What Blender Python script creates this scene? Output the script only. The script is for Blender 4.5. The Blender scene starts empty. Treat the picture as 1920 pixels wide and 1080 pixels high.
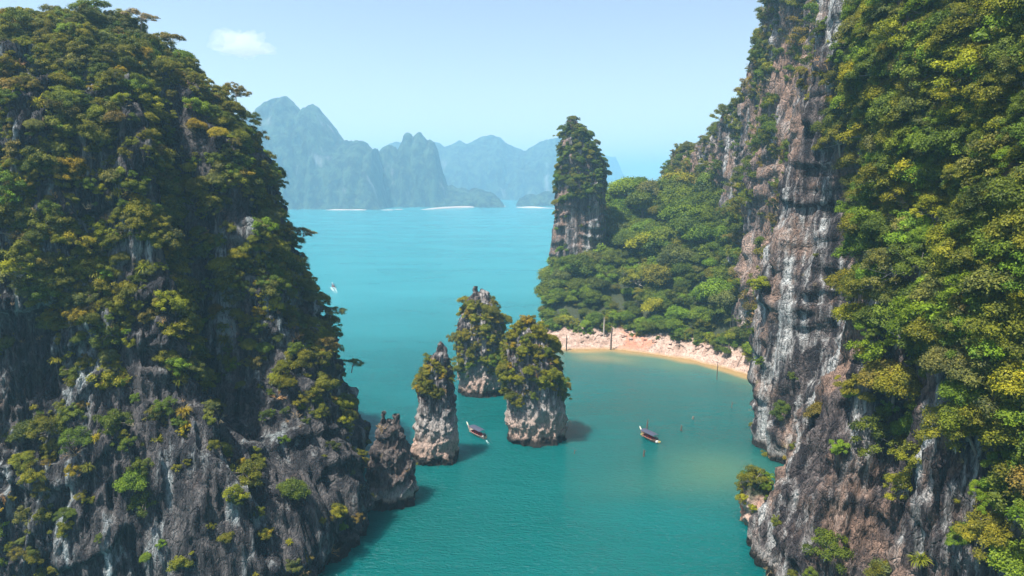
import bpy, math, random
import numpy as np
from mathutils import Vector, Matrix, Quaternion

R = math.radians
sc = bpy.context.scene
col = sc.collection

# ------------------------------------------------------------------ camera, sky, sun
CAM_H, PITCH, FOC = 60.0, R(8.5), 1300.0
cam_d = bpy.data.cameras.new('camera'); cam = bpy.data.objects.new('camera', cam_d); col.objects.link(cam)
cam.location = (0, 0, CAM_H); cam.rotation_euler = (R(90) - PITCH, 0, 0)
cam_d.sensor_width = 36; cam_d.lens = 36 * FOC / 1920; cam_d.clip_start = 0.5; cam_d.clip_end = 60000
sc.camera = cam
SUN_EL, SUN_H = R(66), Vector((-0.80, -0.60)).normalized()
w = bpy.data.worlds.new('World'); sc.world = w; w.use_nodes = True
wn = w.node_tree.nodes; wl = w.node_tree.links
sky = wn.new('ShaderNodeTexSky'); sky.sky_type = 'NISHITA'; sky.sun_disc = False
sky.sun_elevation = SUN_EL; sky.sun_rotation = math.atan2(SUN_H.x, SUN_H.y)
sky.air_density = 1.0; sky.dust_density = 1.0; sky.ozone_density = 1.0; sky.altitude = 50
bgn = wn['Background']; bgn.inputs[1].default_value = 0.095
skt = wn.new('ShaderNodeMix'); skt.data_type = 'RGBA'; skt.blend_type = 'MULTIPLY'; skt.inputs[0].default_value = 1; skt.inputs[7].default_value = (1.10, .91, .83, 1)
wl.new(sky.outputs[0], skt.inputs[6]); wl.new(skt.outputs[2], bgn.inputs[0])
sun_d = bpy.data.lights.new('sun', 'SUN'); sun = bpy.data.objects.new('sun', sun_d); col.objects.link(sun)
sun_d.energy = 5.0; sun_d.angle = R(0.5); sun_d.color = (1, 0.94, 0.84)
sv = Vector((SUN_H.x * math.cos(SUN_EL), SUN_H.y * math.cos(SUN_EL), math.sin(SUN_EL)))
sun.rotation_euler = sv.to_track_quat('Z', 'Y').to_euler()
sc.view_settings.view_transform = 'Standard'; sc.view_settings.look = 'None'
sc.view_settings.gamma = 1; sc.view_settings.exposure = 1.25; sc.view_settings.use_curve_mapping = False
sc.render.engine = 'CYCLES'
cy = sc.cycles
cy.max_bounces = 5; cy.diffuse_bounces = 2; cy.glossy_bounces = 2; cy.transmission_bounces = 2
cy.volume_bounces = 1; cy.transparent_max_bounces = 4; cy.use_denoising = True
cy.caustics_reflective = False; cy.caustics_refractive = False

# ------------------------------------------------------------------ helpers
rng = np.random.default_rng(7)

def at(px, py, D):
    """world point at plan distance D seen in the direction of photo pixel px, py"""
    cx = (px - 960) / FOC; cyy = (540 - py) / FOC
    t = D / (math.cos(PITCH) + cyy * math.sin(PITCH))
    return (t * cx, D, CAM_H + t * (cyy * math.cos(PITCH) - math.sin(PITCH)))

def ground(px, py):
    cx = (px - 960) / FOC; cyy = (540 - py) / FOC
    t = CAM_H / (math.sin(PITCH) - cyy * math.cos(PITCH))
    return (t * cx, t * (math.cos(PITCH) + cyy * math.sin(PITCH)), 0.0)

def project(P):
    P = np.asarray(P, float).reshape(-1, 3)
    z = P[:, 2] - CAM_H
    f = P[:, 1] * math.cos(PITCH) - z * math.sin(PITCH)
    u = P[:, 1] * math.sin(PITCH) + z * math.cos(PITCH)
    f = np.where(f < 1, 1e9, f)
    return 960 + FOC * P[:, 0] / f, 540 - FOC * u / f, f

_pr = np.random.default_rng(11)
PERM = np.concatenate([_pr.permutation(256)] * 3)
GRAD = _pr.normal(size=(256, 3)); GRAD /= np.linalg.norm(GRAD, axis=1)[:, None]

def perlin(x, y, z):
    x, y, z = np.broadcast_arrays(np.asarray(x, float), np.asarray(y, float), np.asarray(z, float))
    xi = np.floor(x).astype(int); yi = np.floor(y).astype(int); zi = np.floor(z).astype(int)
    xf, yf, zf = x - xi, y - yi, z - zi
    u, v, ww = [t * t * t * (t * (t * 6 - 15) + 10) for t in (xf, yf, zf)]
    xi &= 255; yi &= 255; zi &= 255
    def g(dx, dy, dz):
        h = PERM[PERM[PERM[(xi + dx) & 255] + ((yi + dy) & 255)] + ((zi + dz) & 255)]
        G = GRAD[h]
        return G[..., 0] * (xf - dx) + G[..., 1] * (yf - dy) + G[..., 2] * (zf - dz)
    a = g(0,0,0) * (1-u) + g(1,0,0) * u; b = g(0,1,0) * (1-u) + g(1,1,0) * u
    c = g(0,0,1) * (1-u) + g(1,0,1) * u; d = g(0,1,1) * (1-u) + g(1,1,1) * u
    return ((a * (1-v) + b * v) * (1-ww) + (c * (1-v) + d * v) * ww) * 1.5

def fbm(x, y, z, oct=4, ridge=False):
    s = 0; a = 1; n = 0; f = 1
    for o in range(oct):
        q = perlin(x * f + 17.3 * o, y * f - 9.1 * o, z * f + 4.7 * o)
        if ridge: q = 1 - 2 * np.abs(q)
        s = s + a * q; n += a; a *= 0.5; f *= 2.03
    return s / n

def sstep(a, b, x):
    t = np.clip((x - a) / (b - a), 0, 1); return t * t * (3 - 2 * t)

def mesh_np(name, V, Fq, mats, smooth=False, mi=None):
    me = bpy.data.meshes.new(name)
    V = np.ascontiguousarray(V, dtype=np.float32); Fq = np.ascontiguousarray(Fq, dtype=np.int32)
    nf, k = Fq.shape
    me.vertices.add(len(V)); me.vertices.foreach_set('co', V.ravel())
    me.loops.add(nf * k); me.loops.foreach_set('vertex_index', Fq.ravel())
    me.polygons.add(nf)
    me.polygons.foreach_set('loop_start', np.arange(nf, dtype=np.int32) * k)
    if smooth: me.polygons.foreach_set('use_smooth', np.ones(nf, bool))
    if mi is not None: me.polygons.foreach_set('material_index', np.asarray(mi, np.int32))
    me.update(calc_edges=True)
    for m in (mats if isinstance(mats, (list, tuple)) else [mats]): me.materials.append(m)
    return me

def attr(me, name, vals, typ='FLOAT'):
    a = me.attributes.new(name, typ, 'POINT')
    a.data.foreach_set('value' if typ == 'FLOAT' else 'color', np.asarray(vals, np.float32).ravel())

def obj(name, me, parent=None, **props):
    o = bpy.data.objects.new(name, me); col.objects.link(o)
    if parent: o.parent = parent
    for k, v in props.items(): o[k] = v
    return o

def thing(name, label, cat, loc=(0,0,0), group=None):
    o = bpy.data.objects.new(name, None); col.objects.link(o); o.location = loc
    o.empty_display_size = 0.3
    o['label'] = label; o['category'] = cat
    if group: o['group'] = group
    return o

class MB:
    """collects polygons of mixed size for small built things"""
    def __init__(s): s.v = []; s.f = []
    def box(s, c, d, rz=0, M=None):
        n = len(s.v); cz, sz = math.cos(rz), math.sin(rz)
        for z in (-1, 1):
            for x, y in ((-1,-1),(1,-1),(1,1),(-1,1)):
                a, b = x * d[0] / 2, y * d[1] / 2
                s.v.append((c[0] + a*cz - b*sz, c[1] + a*sz + b*cz, c[2] + z * d[2] / 2))
        for q in ((0,3,2,1),(4,5,6,7),(0,1,5,4),(1,2,6,5),(2,3,7,6),(3,0,4,7)): s.f.append([n+i for i in q])
        return s
    def tube(s, pts, rad, k=6):
        pts = [Vector(q) for q in pts]
        if not hasattr(rad, '__len__'): rad = [rad] * len(pts)
        n0 = len(s.v)
        for i, q in enumerate(pts):
            d = (pts[min(i+1, len(pts)-1)] - pts[max(i-1, 0)])
            d = d.normalized() if d.length > 1e-6 else Vector((0,0,1))
            a = d.orthogonal().normalized() if i == 0 else (a - d * a.dot(d)).normalized()
            b = d.cross(a)
            for j in range(k):
                t = 2 * math.pi * j / k
                s.v.append(tuple(q + (a * math.cos(t) + b * math.sin(t)) * rad[i]))
        for i in range(len(pts) - 1):
            for j in range(k):
                s.f.append([n0+i*k+j, n0+i*k+(j+1)%k, n0+(i+1)*k+(j+1)%k, n0+(i+1)*k+j])
        s.f.append([n0+j for j in range(k)][::-1]); e = n0 + (len(pts)-1)*k
        s.f.append([e+j for j in range(k)])
        return s
    def mesh(s, name, mat, smooth=False):
        me = bpy.data.meshes.new(name); me.from_pydata(s.v, [], s.f); me.materials.append(mat)
        if smooth:
            for q in me.polygons: q.use_smooth = True
        return me

# ------------------------------------------------------------------ materials
class NT:
    def __init__(s, name):
        s.m = bpy.data.materials.new(name); s.m.use_nodes = True; s.t = s.m.node_tree
        s.b = s.t.nodes['Principled BSDF']; s.out = s.t.nodes['Material Output']
    def n(s, typ, ins=None, **kw):
        q = s.t.nodes.new('ShaderNode' + typ)
        for k, v in kw.items(): setattr(q, k, v)
        for k, v in (ins or {}).items(): s.put(q.inputs[k], v)
        return q
    def put(s, sock, v):
        if hasattr(v, 'bl_idname') and hasattr(v, 'is_linked') and hasattr(v, 'node'): s.t.links.new(v, sock)
        else: sock.default_value = v
    def mix(s, f, a, b, mode='MIX'):
        q = s.n('Mix', data_type='RGBA', blend_type=mode); s.put(q.inputs[0], f)
        for i, v in ((6, a), (7, b)): s.put(q.inputs[i], (*v, 1) if isinstance(v, tuple) and len(v) == 3 else v)
        return q.outputs[2]
    def math(s, op, a, b=0.0, c=0.0, clamp=False):
        q = s.n('Math', operation=op, use_clamp=clamp); s.put(q.inputs[0], a); s.put(q.inputs[1], b); s.put(q.inputs[2], c)
        return q.outputs[0]
    def ramp(s, v, lo, hi):
        q = s.n('MapRange', interpolation_type='SMOOTHSTEP'); s.put(q.inputs[0], v)
        q.inputs[1].default_value = lo; q.inputs[2].default_value = hi; return q.outputs[0]
    def noise(s, vec, scale, detail=4, rough=.55, dist=0.0):
        q = s.n('TexNoise'); s.put(q.inputs['Vector'], vec); q.inputs['Scale'].default_value = scale
        q.inputs['Detail'].default_value = detail; q.inputs['Roughness'].default_value = rough
        q.inputs['Distortion'].default_value = dist; return q.outputs[0]
    def pos(s, sx=1, sy=1, sz=1):
        g = s.n('NewGeometry').outputs['Position']
        m = s.n('Mapping'); s.put(m.inputs[0], g); m.inputs['Scale'].default_value = (sx, sy, sz); return m.outputs[0]

def plain(name, c, rough=.7, metal=0, var=.25, scale=3.0):
    t = NT(name); n = t.noise(t.pos(), scale, 5)
    t.put(t.b.inputs['Base Color'], t.mix(n, tuple(q*(1-var) for q in c), tuple(min(1, q*(1+var)) for q in c)))
    t.b.inputs['Roughness'].default_value = rough; t.b.inputs['Metallic'].default_value = metal
    return t.m

def rock_mat(name, dark, mid, light, lightness=.5, warm=.3, ring=5.0, fs=1.0, warmc=(.30,.19,.14), ringc=(.62,.44,.36), palec=(.50,.47,.45)):
    t = NT(name)
    st = t.pos(1, 1, .08)                       # streaks running down
    a = t.noise(st, .27*fs, 6, .6, .2); b = t.noise(st, .6*fs, 6, .62, .1); c = t.noise(t.pos(1,1,.28), 2.2*fs, 6, .65)
    fine = t.noise(t.pos(1,1,.3), 7*fs, 5, .7)
    patch = t.noise(t.pos(1,1,.6), .045*fs, 4, .5, .5)
    col1 = t.mix(t.ramp(b, .40, .62), dark, mid)
    s = t.math('ADD', t.math('MULTIPLY', a, .65), t.math('MULTIPLY', b, .5))
    s = t.math('ADD', s, t.math('MULTIPLY', patch, .4))
    lf = t.ramp(s, .92 - .22*lightness, 1.10 - .22*lightness)
    col2 = t.mix(lf, col1, light)
    wf = t.ramp(t.noise(t.pos(1,1,.5), .12*fs, 6, .65), .66-.25*warm, .80-.25*warm)
    col3 = t.mix(t.math('MULTIPLY', wf, .75), col2, warmc)
    col4 = t.mix(t.ramp(c, .52, .34), col3, t.mix(.25, dark, col3))
    z = t.n('SeparateXYZ', {0: t.n('NewGeometry').outputs['Position']}).outputs[2]
    zz = t.math('ADD', z, t.math('MULTIPLY', t.noise(t.pos(), .5, 4), -3.0))
    rf = t.math('MULTIPLY', t.ramp(zz, ring, ring*.45-1.5), t.ramp(c, .25, .55))
    pale = t.mix(t.ramp(z, ring*.2, ring*.75), ringc, palec)
    col5 = t.mix(rf, col4, pale)
    col5 = t.mix(t.ramp(zz, .9, -.4), col5, (.03,.028,.025))
    t.put(t.b.inputs['Base Color'], t.mix(t.ramp(fine, .2, .8), t.mix(1.0, col5, (.62,.62,.62), 'MULTIPLY'), t.mix(1.0, col5, (1.25,1.25,1.25), 'MULTIPLY')))
    t.b.inputs['Roughness'].default_value = .9; t.b.inputs['Specular IOR Level'].default_value = .2
    h = t.math('ADD', t.math('MULTIPLY', b, .9), t.math('ADD', t.math('MULTIPLY', c, .8), t.math('MULTIPLY', fine, .3)))
    vo = t.n('TexVoronoi', {'Vector': t.pos(1,1,.5), 'Scale': .55*fs}, feature='DISTANCE_TO_EDGE')
    h = t.math('ADD', h, t.math('MULTIPLY', t.ramp(vo.outputs[0], 0, .12), .2))
    v2 = t.n('TexVoronoi', {'Vector': t.pos(1,1,.35), 'Scale': 1.5*fs, 'Randomness': 1.0}, feature='DISTANCE_TO_EDGE')
    h = t.math('ADD', h, t.math('MULTIPLY', t.ramp(v2.outputs[0], 0, .10), .16))
    bp = t.n('Bump', {'Height': h, 'Distance': 1.5/fs, 'Strength': 1.0})
    t.put(t.b.inputs['Normal'], bp.outputs[0])
    return t.m

M = {}
M['rock_left'] = rock_mat('dark_limestone', (.028,.029,.035), (.14,.13,.13), (.46,.53,.55), .56, .22, 1.0, warmc=(.20,.14,.11), ringc=(.22,.17,.14), palec=(.2,.19,.19))
M['rock_right'] = rock_mat('fluted_limestone', (.030,.027,.032), (.17,.14,.135), (.60,.62,.62), .66, .72, 3.0, warmc=(.38,.25,.19))
M['rock_back'] = rock_mat('weathered_limestone', (.07,.065,.07), (.24,.20,.19), (.60,.60,.60), .68, .85, 7.0, .8, warmc=(.42,.27,.20))
M['rock_islet'] = rock_mat('islet_limestone', (.05,.045,.05), (.23,.21,.21), (.66,.62,.60), .70, .35, 13.0, 2.0)
M['rock_spire'] = rock_mat('spire_limestone', (.06,.05,.05), (.20,.17,.16), (.38,.36,.35), .3, .35, 4.0, 2.2, ringc=(.55,.38,.28))
M['bark'] = plain('bark', (.16,.13,.11), .9, var=.4)
M['bark_pale'] = plain('pale_bark', (.36,.32,.29), .9, var=.3)
M['driftwood'] = plain('dead_wood', (.10,.075,.06), .9, var=.4)

def leaf_mat(name, trans=.35):
    t = NT(name)
    oi = t.n('ObjectInfo'); ia = t.n('Attribute', attribute_type='INSTANCER', attribute_name='tint')
    lv = t.n('Attribute', attribute_type='GEOMETRY', attribute_name='lv').outputs['Fac']
    base = t.mix(t.ramp(ia.outputs['Alpha'], 0, .5), oi.outputs['Color'], ia.outputs['Color'])
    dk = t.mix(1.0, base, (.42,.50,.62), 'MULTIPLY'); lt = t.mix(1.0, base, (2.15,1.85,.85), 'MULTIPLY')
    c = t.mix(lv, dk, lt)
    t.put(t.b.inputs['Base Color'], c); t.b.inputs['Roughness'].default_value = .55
    t.b.inputs['Specular IOR Level'].default_value = .15
    tr = t.n('BsdfTranslucent', {'Color': t.mix(1.0, c, (1.2,1.25,.6), 'MULTIPLY')})
    mx = t.n('MixShader', {0: trans}); t.put(mx.inputs[1], t.b.outputs[0]); t.put(mx.inputs[2], tr.outputs[0])
    t.t.links.new(mx.outputs[0], t.out.inputs[0]); return t.m
M['leaf'] = leaf_mat('leaves'); M['twig'] = leaf_mat('dry_twigs', .05)

# forest seen from far
t = NT('distant_forest'); n1 = t.noise(t.pos(1,1,.6), .045, 9, .72); n2 = t.noise(t.pos(1,1,.15), .012, 6, .6)
c = t.mix(t.ramp(n1, .42, .60), (.004,.014,.012), (.06,.105,.05))
gn = t.n('SeparateXYZ', {0: t.n('NewGeometry').outputs['Normal']}).outputs[2]
rf = t.math('MULTIPLY', t.ramp(n2, .56, .68), t.ramp(gn, .75, .4))
t.put(t.b.inputs['Base Color'], t.mix(rf, c, (.28,.28,.27))); t.b.inputs['Roughness'].default_value = .95
t.put(t.b.inputs['Normal'], t.n('Bump', {'Height': n1, 'Distance': 30.0, 'Strength': 1.0}).outputs[0])
M['far_forest'] = t.m

# soil / beach / hillside
t = NT('shore_ground')
pz = t.n('SeparateXYZ', {0: t.n('NewGeometry').outputs['Position']}).outputs[2]
n1 = t.noise(t.pos(), .35, 7, .65); n2 = t.noise(t.pos(), 1.6, 6, .65); n3 = t.noise(t.pos(), .09, 4)
c = t.mix(t.ramp(n1, .35, .65), (.30,.20,.155), (.47,.35,.29)); c = t.mix(t.ramp(n3, .56, .66), c, (.45,.19,.12))
c = t.mix(t.ramp(n2, .52, .36), c, (.17,.12,.10))
c = t.mix(t.ramp(pz, .8, -.1), c, (.30,.20,.10))
c = t.mix(t.ramp(t.math('ADD', pz, t.math('MULTIPLY', n1, 3)), 6.6, 8.4), c, (.028,.036,.014))
t.put(t.b.inputs['Base Color'], c); t.b.inputs['Roughness'].default_value = .95
t.put(t.b.inputs['Normal'], t.n('Bump', {'Height': t.math('ADD', n1, n2), 'Distance': .7, 'Strength': .8}).outputs[0])
M['shore'] = t.m
M['far_sand'] = plain('far_sand', (.40,.33,.27), .9, var=.15, scale=.05)

# ------------------------------------------------------------------ lofted rock masses
def loft(name, levels, segs, rows, mat, disp, seed=0, cap_last=True, **props):
    """levels: list of K control points (x,y,z); segs: subdivisions per control segment; rows: rows between levels"""
    L = np.array(levels, float); K = L.shape[1]
    ring = []
    for i in range(K):
        p0, p1, p2, p3 = L[:, (i-1)%K], L[:, i], L[:, (i+1)%K], L[:, (i+2)%K]
        for j in range(segs[i]):
            s = j / segs[i]
            ring.append(.5*((2*p1) + (-p0+p2)*s + (2*p0-5*p1+4*p2-p3)*s*s + (-p0+3*p1-3*p2+p3)*s**3))
    ring = np.array(ring).transpose(1, 0, 2)
    out = []
    for l in range(len(L) - 1):
        for r in range(rows[l]):
            s = r / rows[l]
            a = ring[max(l-1, 0)]; b = ring[l]; c2 = ring[l+1]; d = ring[min(l+2, len(L)-1)]
            cr = .5*((2*b) + (-a+c2)*s + (2*a-5*b+4*c2-d)*s*s + (-a+3*b-3*c2+d)*s**3)
            ln = b*(1-s) + c2*s
            out.append(.5*cr + .5*ln)
    out.append(ring[-1])
    P = np.array(out)                                           # rows x n x 3
    def normals(P):
        du = np.roll(P, -1, 1) - np.roll(P, 1, 1); dv = np.gradient(P, axis=0)
        n = np.cross(du, dv); return n / (np.linalg.norm(n, axis=2, keepdims=True) + 1e-9)
    N = normals(P)
    P = P + N * disp(P, N)[..., None]
    N = normals(P)
    nr, nc = P.shape[:2]
    idx = np.arange(nr*nc).reshape(nr, nc); nx = np.roll(idx, -1, 1)
    Fq = np.stack([idx[:-1], nx[:-1], nx[1:], idx[1:]], -1).reshape(-1, 4)
    me = mesh_np(name, P.reshape(-1, 3), Fq, mat, True)
    o = obj(name, me, **props)
    return o, P, N

def rock_disp(big=3., flute=1.6, mid=1.0, fine=.35, sz=.12, off=0., s=1.0, extra=None, ledge=.8):
    def f(P, N):
        x, y, z = P[..., 0]/s + off, P[..., 1]/s, P[..., 2]/s
        wx = x + 2.0*perlin(x*.07, y*.07, z*.025+5); wy = y + 2.0*perlin(x*.07+9, y*.07, z*.025)
        d = big * fbm(x*.035, y*.035, z*.03, 3)
        d = d + flute * (fbm(wx*.16, wy*.16, z*.16*sz*1.6, 3, True) - .45)
        d = d + mid * fbm(wx*.4, wy*.4, z*(.06+sz*.5), 3) + mid*.6*(fbm(wx*.55, wy*.55, z*.55*sz, 2, True)-.45)
        d = d + fine * (fbm(x*1.3, y*1.3, z*.3, 3, True) - .4)
        # horizontal ledges / breaks
        lz = z*.11 + 1.2*perlin(x*.05, y*.05, z*.02+3)
        d = d + mid*ledge * (sstep(.0, .25, perlin(x*.09, y*.09, lz*2.2)) - .5)
        d = d * s
        if extra is not None: d = d + extra(P, N)
        return d
    return f

SURF = {}
def ellrow(pts, K=12, sq=.85, jit=.0, rs=None):
    """pts: (z, xl, xr, yc, ry) rows -> K control points each"""
    out = []
    for z, xl, xr, yc, ry in pts:
        row = []
        for k in range(K):
            a = 2*math.pi*k/K
            ca, sa = math.cos(a), math.sin(a)
            row.append(((xl+xr)/2 + (xr-xl)/2*math.copysign(abs(ca)**sq, ca), yc + ry*math.copysign(abs(sa)**sq, sa), z))
        out.append(row)
    return out

def tower(name, prof, D, mat, res, disp, ryk=.9, label=None, cat='rock islet', seglist=None, bottom=None, **kw):
    """prof: photo rows (py, pxl, pxr) at axis distance D (top to bottom); continued down below the water"""
    rows = []
    for py, xl, xr in prof:
        a = at(xl, py, D); b = at(xr, py, D)
        rows.append((a[2], a[0], b[0], D, (b[0]-a[0])/2*ryk))
    rows = rows[::-1]
    r0 = rows[0]
    if r0[0] > -2: rows.insert(0, (-4, r0[1], r0[2], r0[3], r0[4]))
    top = rows[-1]; cx = (top[1]+top[2])/2
    rows.append((top[0]+.3, cx+(top[1]-cx)*.4, cx+(top[2]-cx)*.4, D, top[4]*.4))
    rows.append((top[0]+.4, cx-.02, cx+.02, D, .02))
    L = ellrow(rows)
    zs = [r[0] for r in rows]
    n = [max(2, int((zs[i+1]-zs[i])/res)) for i in range(len(rows)-1)]
    per = math.pi*(max(r[2]-r[1] for r in rows))*.95
    k = max(4, int(per/12/res))
    o, P, N = loft(name, L, [k]*12, n, mat, disp, **({'label': label, 'category': cat} if label else {}), **kw)
    return o, P, N

# ---- left cliff (steep forested tower) ----
AX, AY = -79.0, 132.0
def lc_extra(P, N):
    a = np.degrees(np.arctan2(P[..., 1]-AY, P[..., 0]-AX)); z = P[..., 2]
    def g(c, wd): 
        d = (a - c + 180) % 360 - 180
        return np.exp(-(d/wd)**2)
    zz = 1 - sstep(62, 84, z)
    d = zz*(5.0*g(-47, 7) - 9.0*g(-33, 8)*sstep(4, 34, z) + 10*g(-38, 11)*sstep(34, 2, z) + 3.0*g(-20, 10) + 5.5*g(-22, 10)*sstep(40, 12, z) - 4*g(-75, 8)*sstep(50, 30, z))
    d = d - 9.0*g(-98, 24)*sstep(46, 26, z) * sstep(-2, 6, z+4)     # undercut hollow low on the near left side
    return d
rows = []
for z, r, ox in ((-4, 48, 0), (8, 47.5, 0), (22, 43.5, 0), (36, 36.5, 0), (48, 33, 0), (58, 31, 0), (68, 28.5, -1), (77, 22, -1), (84, 14.5, -1), (87.5, 7, -1), (88.5, .1, -1)):
    rows.append([(AX+ox+r*math.cos(R(k*30)), AY+r*math.sin(R(k*30)), z) for k in range(12)])
segs = [10]*12
for k in (8, 9, 10, 11, 0): segs[k] = 85
segs[7] = 50; segs[1] = 30
SURF['left'] = loft('cliff', rows, segs, [24,30,30,28,24,24,22,18,10,4], M['rock_left'],
    rock_disp(4.5, 2.8, 1.8, .95, sz=.08, off=31, extra=lc_extra), kind='structure',
    label='dark forested limestone tower filling the left of the view')

# ---- right near buttress ----
def cl(pts): return pts
b0 = [(58,133),(42.5,109),(42,97),(50,90),(49,76),(54,62),(64,50),(90,40),(150,60),(170,160),(110,200),(60,165)]
b1 = [(67,134),(55.5,112),(51,98),(53,89),(52,76),(57,63),(66,52),(92,42),(150,60),(170,160),(110,200),(60,165)]
b2 = [(70,134),(60,113),(57,99),(57,88),(55,77),(60,65),(69,56),(94,48),(150,62),(170,160),(110,198),(64,163)]
b3 = [(67,132),(57.5,114),(57,101),(61,92),(64,83),(70,75),(80,68),(100,60),(150,66),(168,160),(110,194),(68,160)]
b4 = [(62,132),(54.5,115),(57,104),(66,98),(74,94),(84,88),(95,82),(110,76),(150,80),(160,150),(110,185),(70,158)]
lv = [[(x,y,z) for x,y in b] for b, z in ((b0,-4),(b0,4),(b1,32),(b2,62),(b3,92),(b4,122))]
lv.append([(100+(x-100)*.5, 120+(y-120)*.5, 138) for x, y in b4]); lv.append([(100,120,142)]*12)
def rc_extra(P, N):
    x, y, z = P[..., 0], P[..., 1], P[..., 2]; q = x/y          # a vertical gully and a shelf
    s = np.exp(-(((x-53.0)**2 + (y-91.)**2)/22.0))
    return -3.5*s
SURF['right'] = loft('cliff', lv, [70,75,60,60,75,75,50,8,6,6,8,20], [6,44,50,50,50,20,6], M['rock_right'],
    rock_disp(3.0, 3.0, 1.6, .9, sz=.055, off=77, extra=rc_extra, ledge=.5), kind='structure',
    label='near right-hand cliff of fluted grey and white rock')

# ---- long ridge behind it ----
def H(y): return float(np.interp(y, [150,215,240,262,275,300,318,335,360], [150,140,112,98,93,79,75,72,66]))
r0 = [(98,150),(88,185),(83,207),(79,225),(80,245),(83,268),(80,292),(76,315),(73,338),(80,356),(130,360),(175,300),(180,200),(150,150)]
def ringz(v, inset):
    out = []
    for x, y in r0:
        h = H(y); cx = 130
        out.append((x + (cx-x)*inset, y, -4 + (h+4)*v))
    return out
lv = [ringz(0, 0), ringz(.12, -.02), ringz(.4, .0), ringz(.7, .03), ringz(.92, .06), ringz(1.0, .14), ringz(1.06, .5), [(130, 250, 115)]*14]
lv[-1] = [(130, 200+ (y-150)*.6, H(y)*1.07) for x, y in r0]
SURF['ridge'] = loft('cliff', lv, [30,40,50,50,55,55,55,55,40,30,8,8,8,8], [14,40,46,36,16,14,4], M['rock_back'],
    rock_disp(5, 3.6, 2.0, .6, sz=.06, off=140, ledge=.6), kind='structure', label='tall tapering ridge of streaked rock behind the right cliff')

# ---- rock pillar beyond the hill ----
o, P, N = tower('rock_pillar', [(226,1066,1082),(240,1060,1092),(262,1053,1108),(300,1049,1120),(350,1046,1126),(400,1041,1128),(450,1037,1130),(520,1030,1126),(640,1022,1130)],
    305, M['rock_back'], .55, rock_disp(2.2, 1.6, 1.2, .4, off=200), label='tall narrow rock pillar topped with trees behind the wooded hill', cat='rock pillar')
SURF['pillar'] = (o, P, N)

# ---- three islets and the jagged spur ----
isl = rock_disp(1.8, 2.0, 1.6, .7, sz=.25, off=300, s=.55, ledge=.35)
o, P, N = tower('rock_islet', [(642,822,828),(662,815,836),(690,801,845),(720,789,849),(760,781,853),(800,778,856),(850,776,858),(868,774,858)], 146.5, M['rock_islet'], .17, isl,
    label='slender leftmost rock islet with a pointed bare tip'); SURF['islet_a'] = (o, P, N)
o, P, N = tower('rock_islet', [(552,893,914),(575,876,930),(600,864,941),(640,858,946),(690,860,950),(740,863,952)], 197, M['rock_islet'], .2, isl,
    label='middle rock islet, farthest of the three, with black pinnacles on top'); SURF['islet_b'] = (o, P, N)
o, P, N = tower('rock_islet', [(602,972,996),(625,960,1018),(660,950,1038),(700,949,1050),(760,951,1056),(800,953,1057),(830,954,1059)], 159.5, M['rock_islet'], .18, isl,
    label='broad green-topped rock islet to the right of the moving boat'); SURF['islet_c'] = (o, P, N)
spd = rock_disp(1.5, 2.4, 1.6, .6, sz=.25, off=420, s=.45)
pin = []
sp, P, N = tower('rock_spur', [(800,712,752),(830,703,762),(870,697,770),(920,690,778),(962,690,776)], 125.5, M['rock_spire'], .18, spd, ryk=.9,
    label='low jagged dark rock spur at the foot of the left cliff', cat='rock spur'); SURF['spur'] = (sp, P, N)
for prof, D in (([(772,717,722),(782,714,727),(800,709,733),(830,706,742)], 126.5), ([(785,741,746),(797,736,751),(815,730,757),(845,726,764)], 125.5), ([(792,728,732),(806,724,738),(830,720,746)], 124)):
    a, b, c = tower('pinnacle', prof, D, M['rock_spire'], .14, spd, ryk=.8); a.parent = sp
for prof, D in (([(546,889,895),(556,884,900),(580,878,908)], 196), ([(548,904,911),(558,899,916),(580,890,924)], 197.5)):
    a, b, c = tower('pinnacle', prof, D, M['rock_spire'], .2, spd, ryk=.8); a.parent = SURF['islet_b'][0]

# ---- foot outcrop on the right ----
o, P, N = tower('rock_outcrop', [(900,1400,1446),(940,1388,1450),(975,1392,1455),(1010,1404,1460)], 117, M['shore'], .2, rock_disp(1.2, 1.0, 1.2, .5, sz=.6, off=500, s=.5), ryk=1.3,
    label='pale low rock outcrop jutting into the water from the right cliff', cat='rock outcrop'); SURF['outcrop'] = (o, P, N)

# ------------------------------------------------------------------ wooded hill with beach
SX = np.array([-5, 8, 16, 20, 36, 46, 62, 70, 78, 95, 130]); SY = np.array([262, 256, 250, 249, 249.5, 245.5, 233.5, 223, 209.5, 196, 180])
def shore_y(x): return np.interp(x, SX, SY)
def hill_z(x, y):
    d = (y - shore_y(x)) + 1.5*perlin(x*.12, y*.12, 3) + .6*perlin(x*.5, y*.5, 8)
    zf = np.interp(d, [-40, -6, 0, 3, 12, 17, 60, 90, 120, 170], [-6, -2.2, -.1, .5, 5.2, 7.5, 33, 48, 40, 5])
    bank = np.exp(-((d-6)/6.)**2)
    zf = zf + bank*(1.1*fbm(x*.22, y*.22, 1, 4, True) + .8*fbm(x*.9, y*.9, 2, 3, True)) + sstep(12, 30, d)*3*perlin(x*.06, y*.06, 1)
    xl = np.interp(y, [235, 255, 270, 300, 340], [15, 11, 11, 14, 20]) + 2*perlin(x*.1, y*.12, 6)
    zl = (x - xl)*2.2 + 1
    top = np.interp(x, [10, 25, 45, 60, 75, 90], [38, 46, 56, 50, 60, 80])
    z = np.minimum(np.minimum(zf*np.interp(x, [15, 45, 90], [.95, 1.0, 1.15]), zl), top)
    return np.maximum(z, -6)
gx = np.linspace(-6, 105, 370); gy = np.concatenate([np.linspace(195, 275, 320), np.linspace(275.6, 400, 200)])
X, Y = np.meshgrid(gx, gy); Z = hill_z(X, Y)
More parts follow.
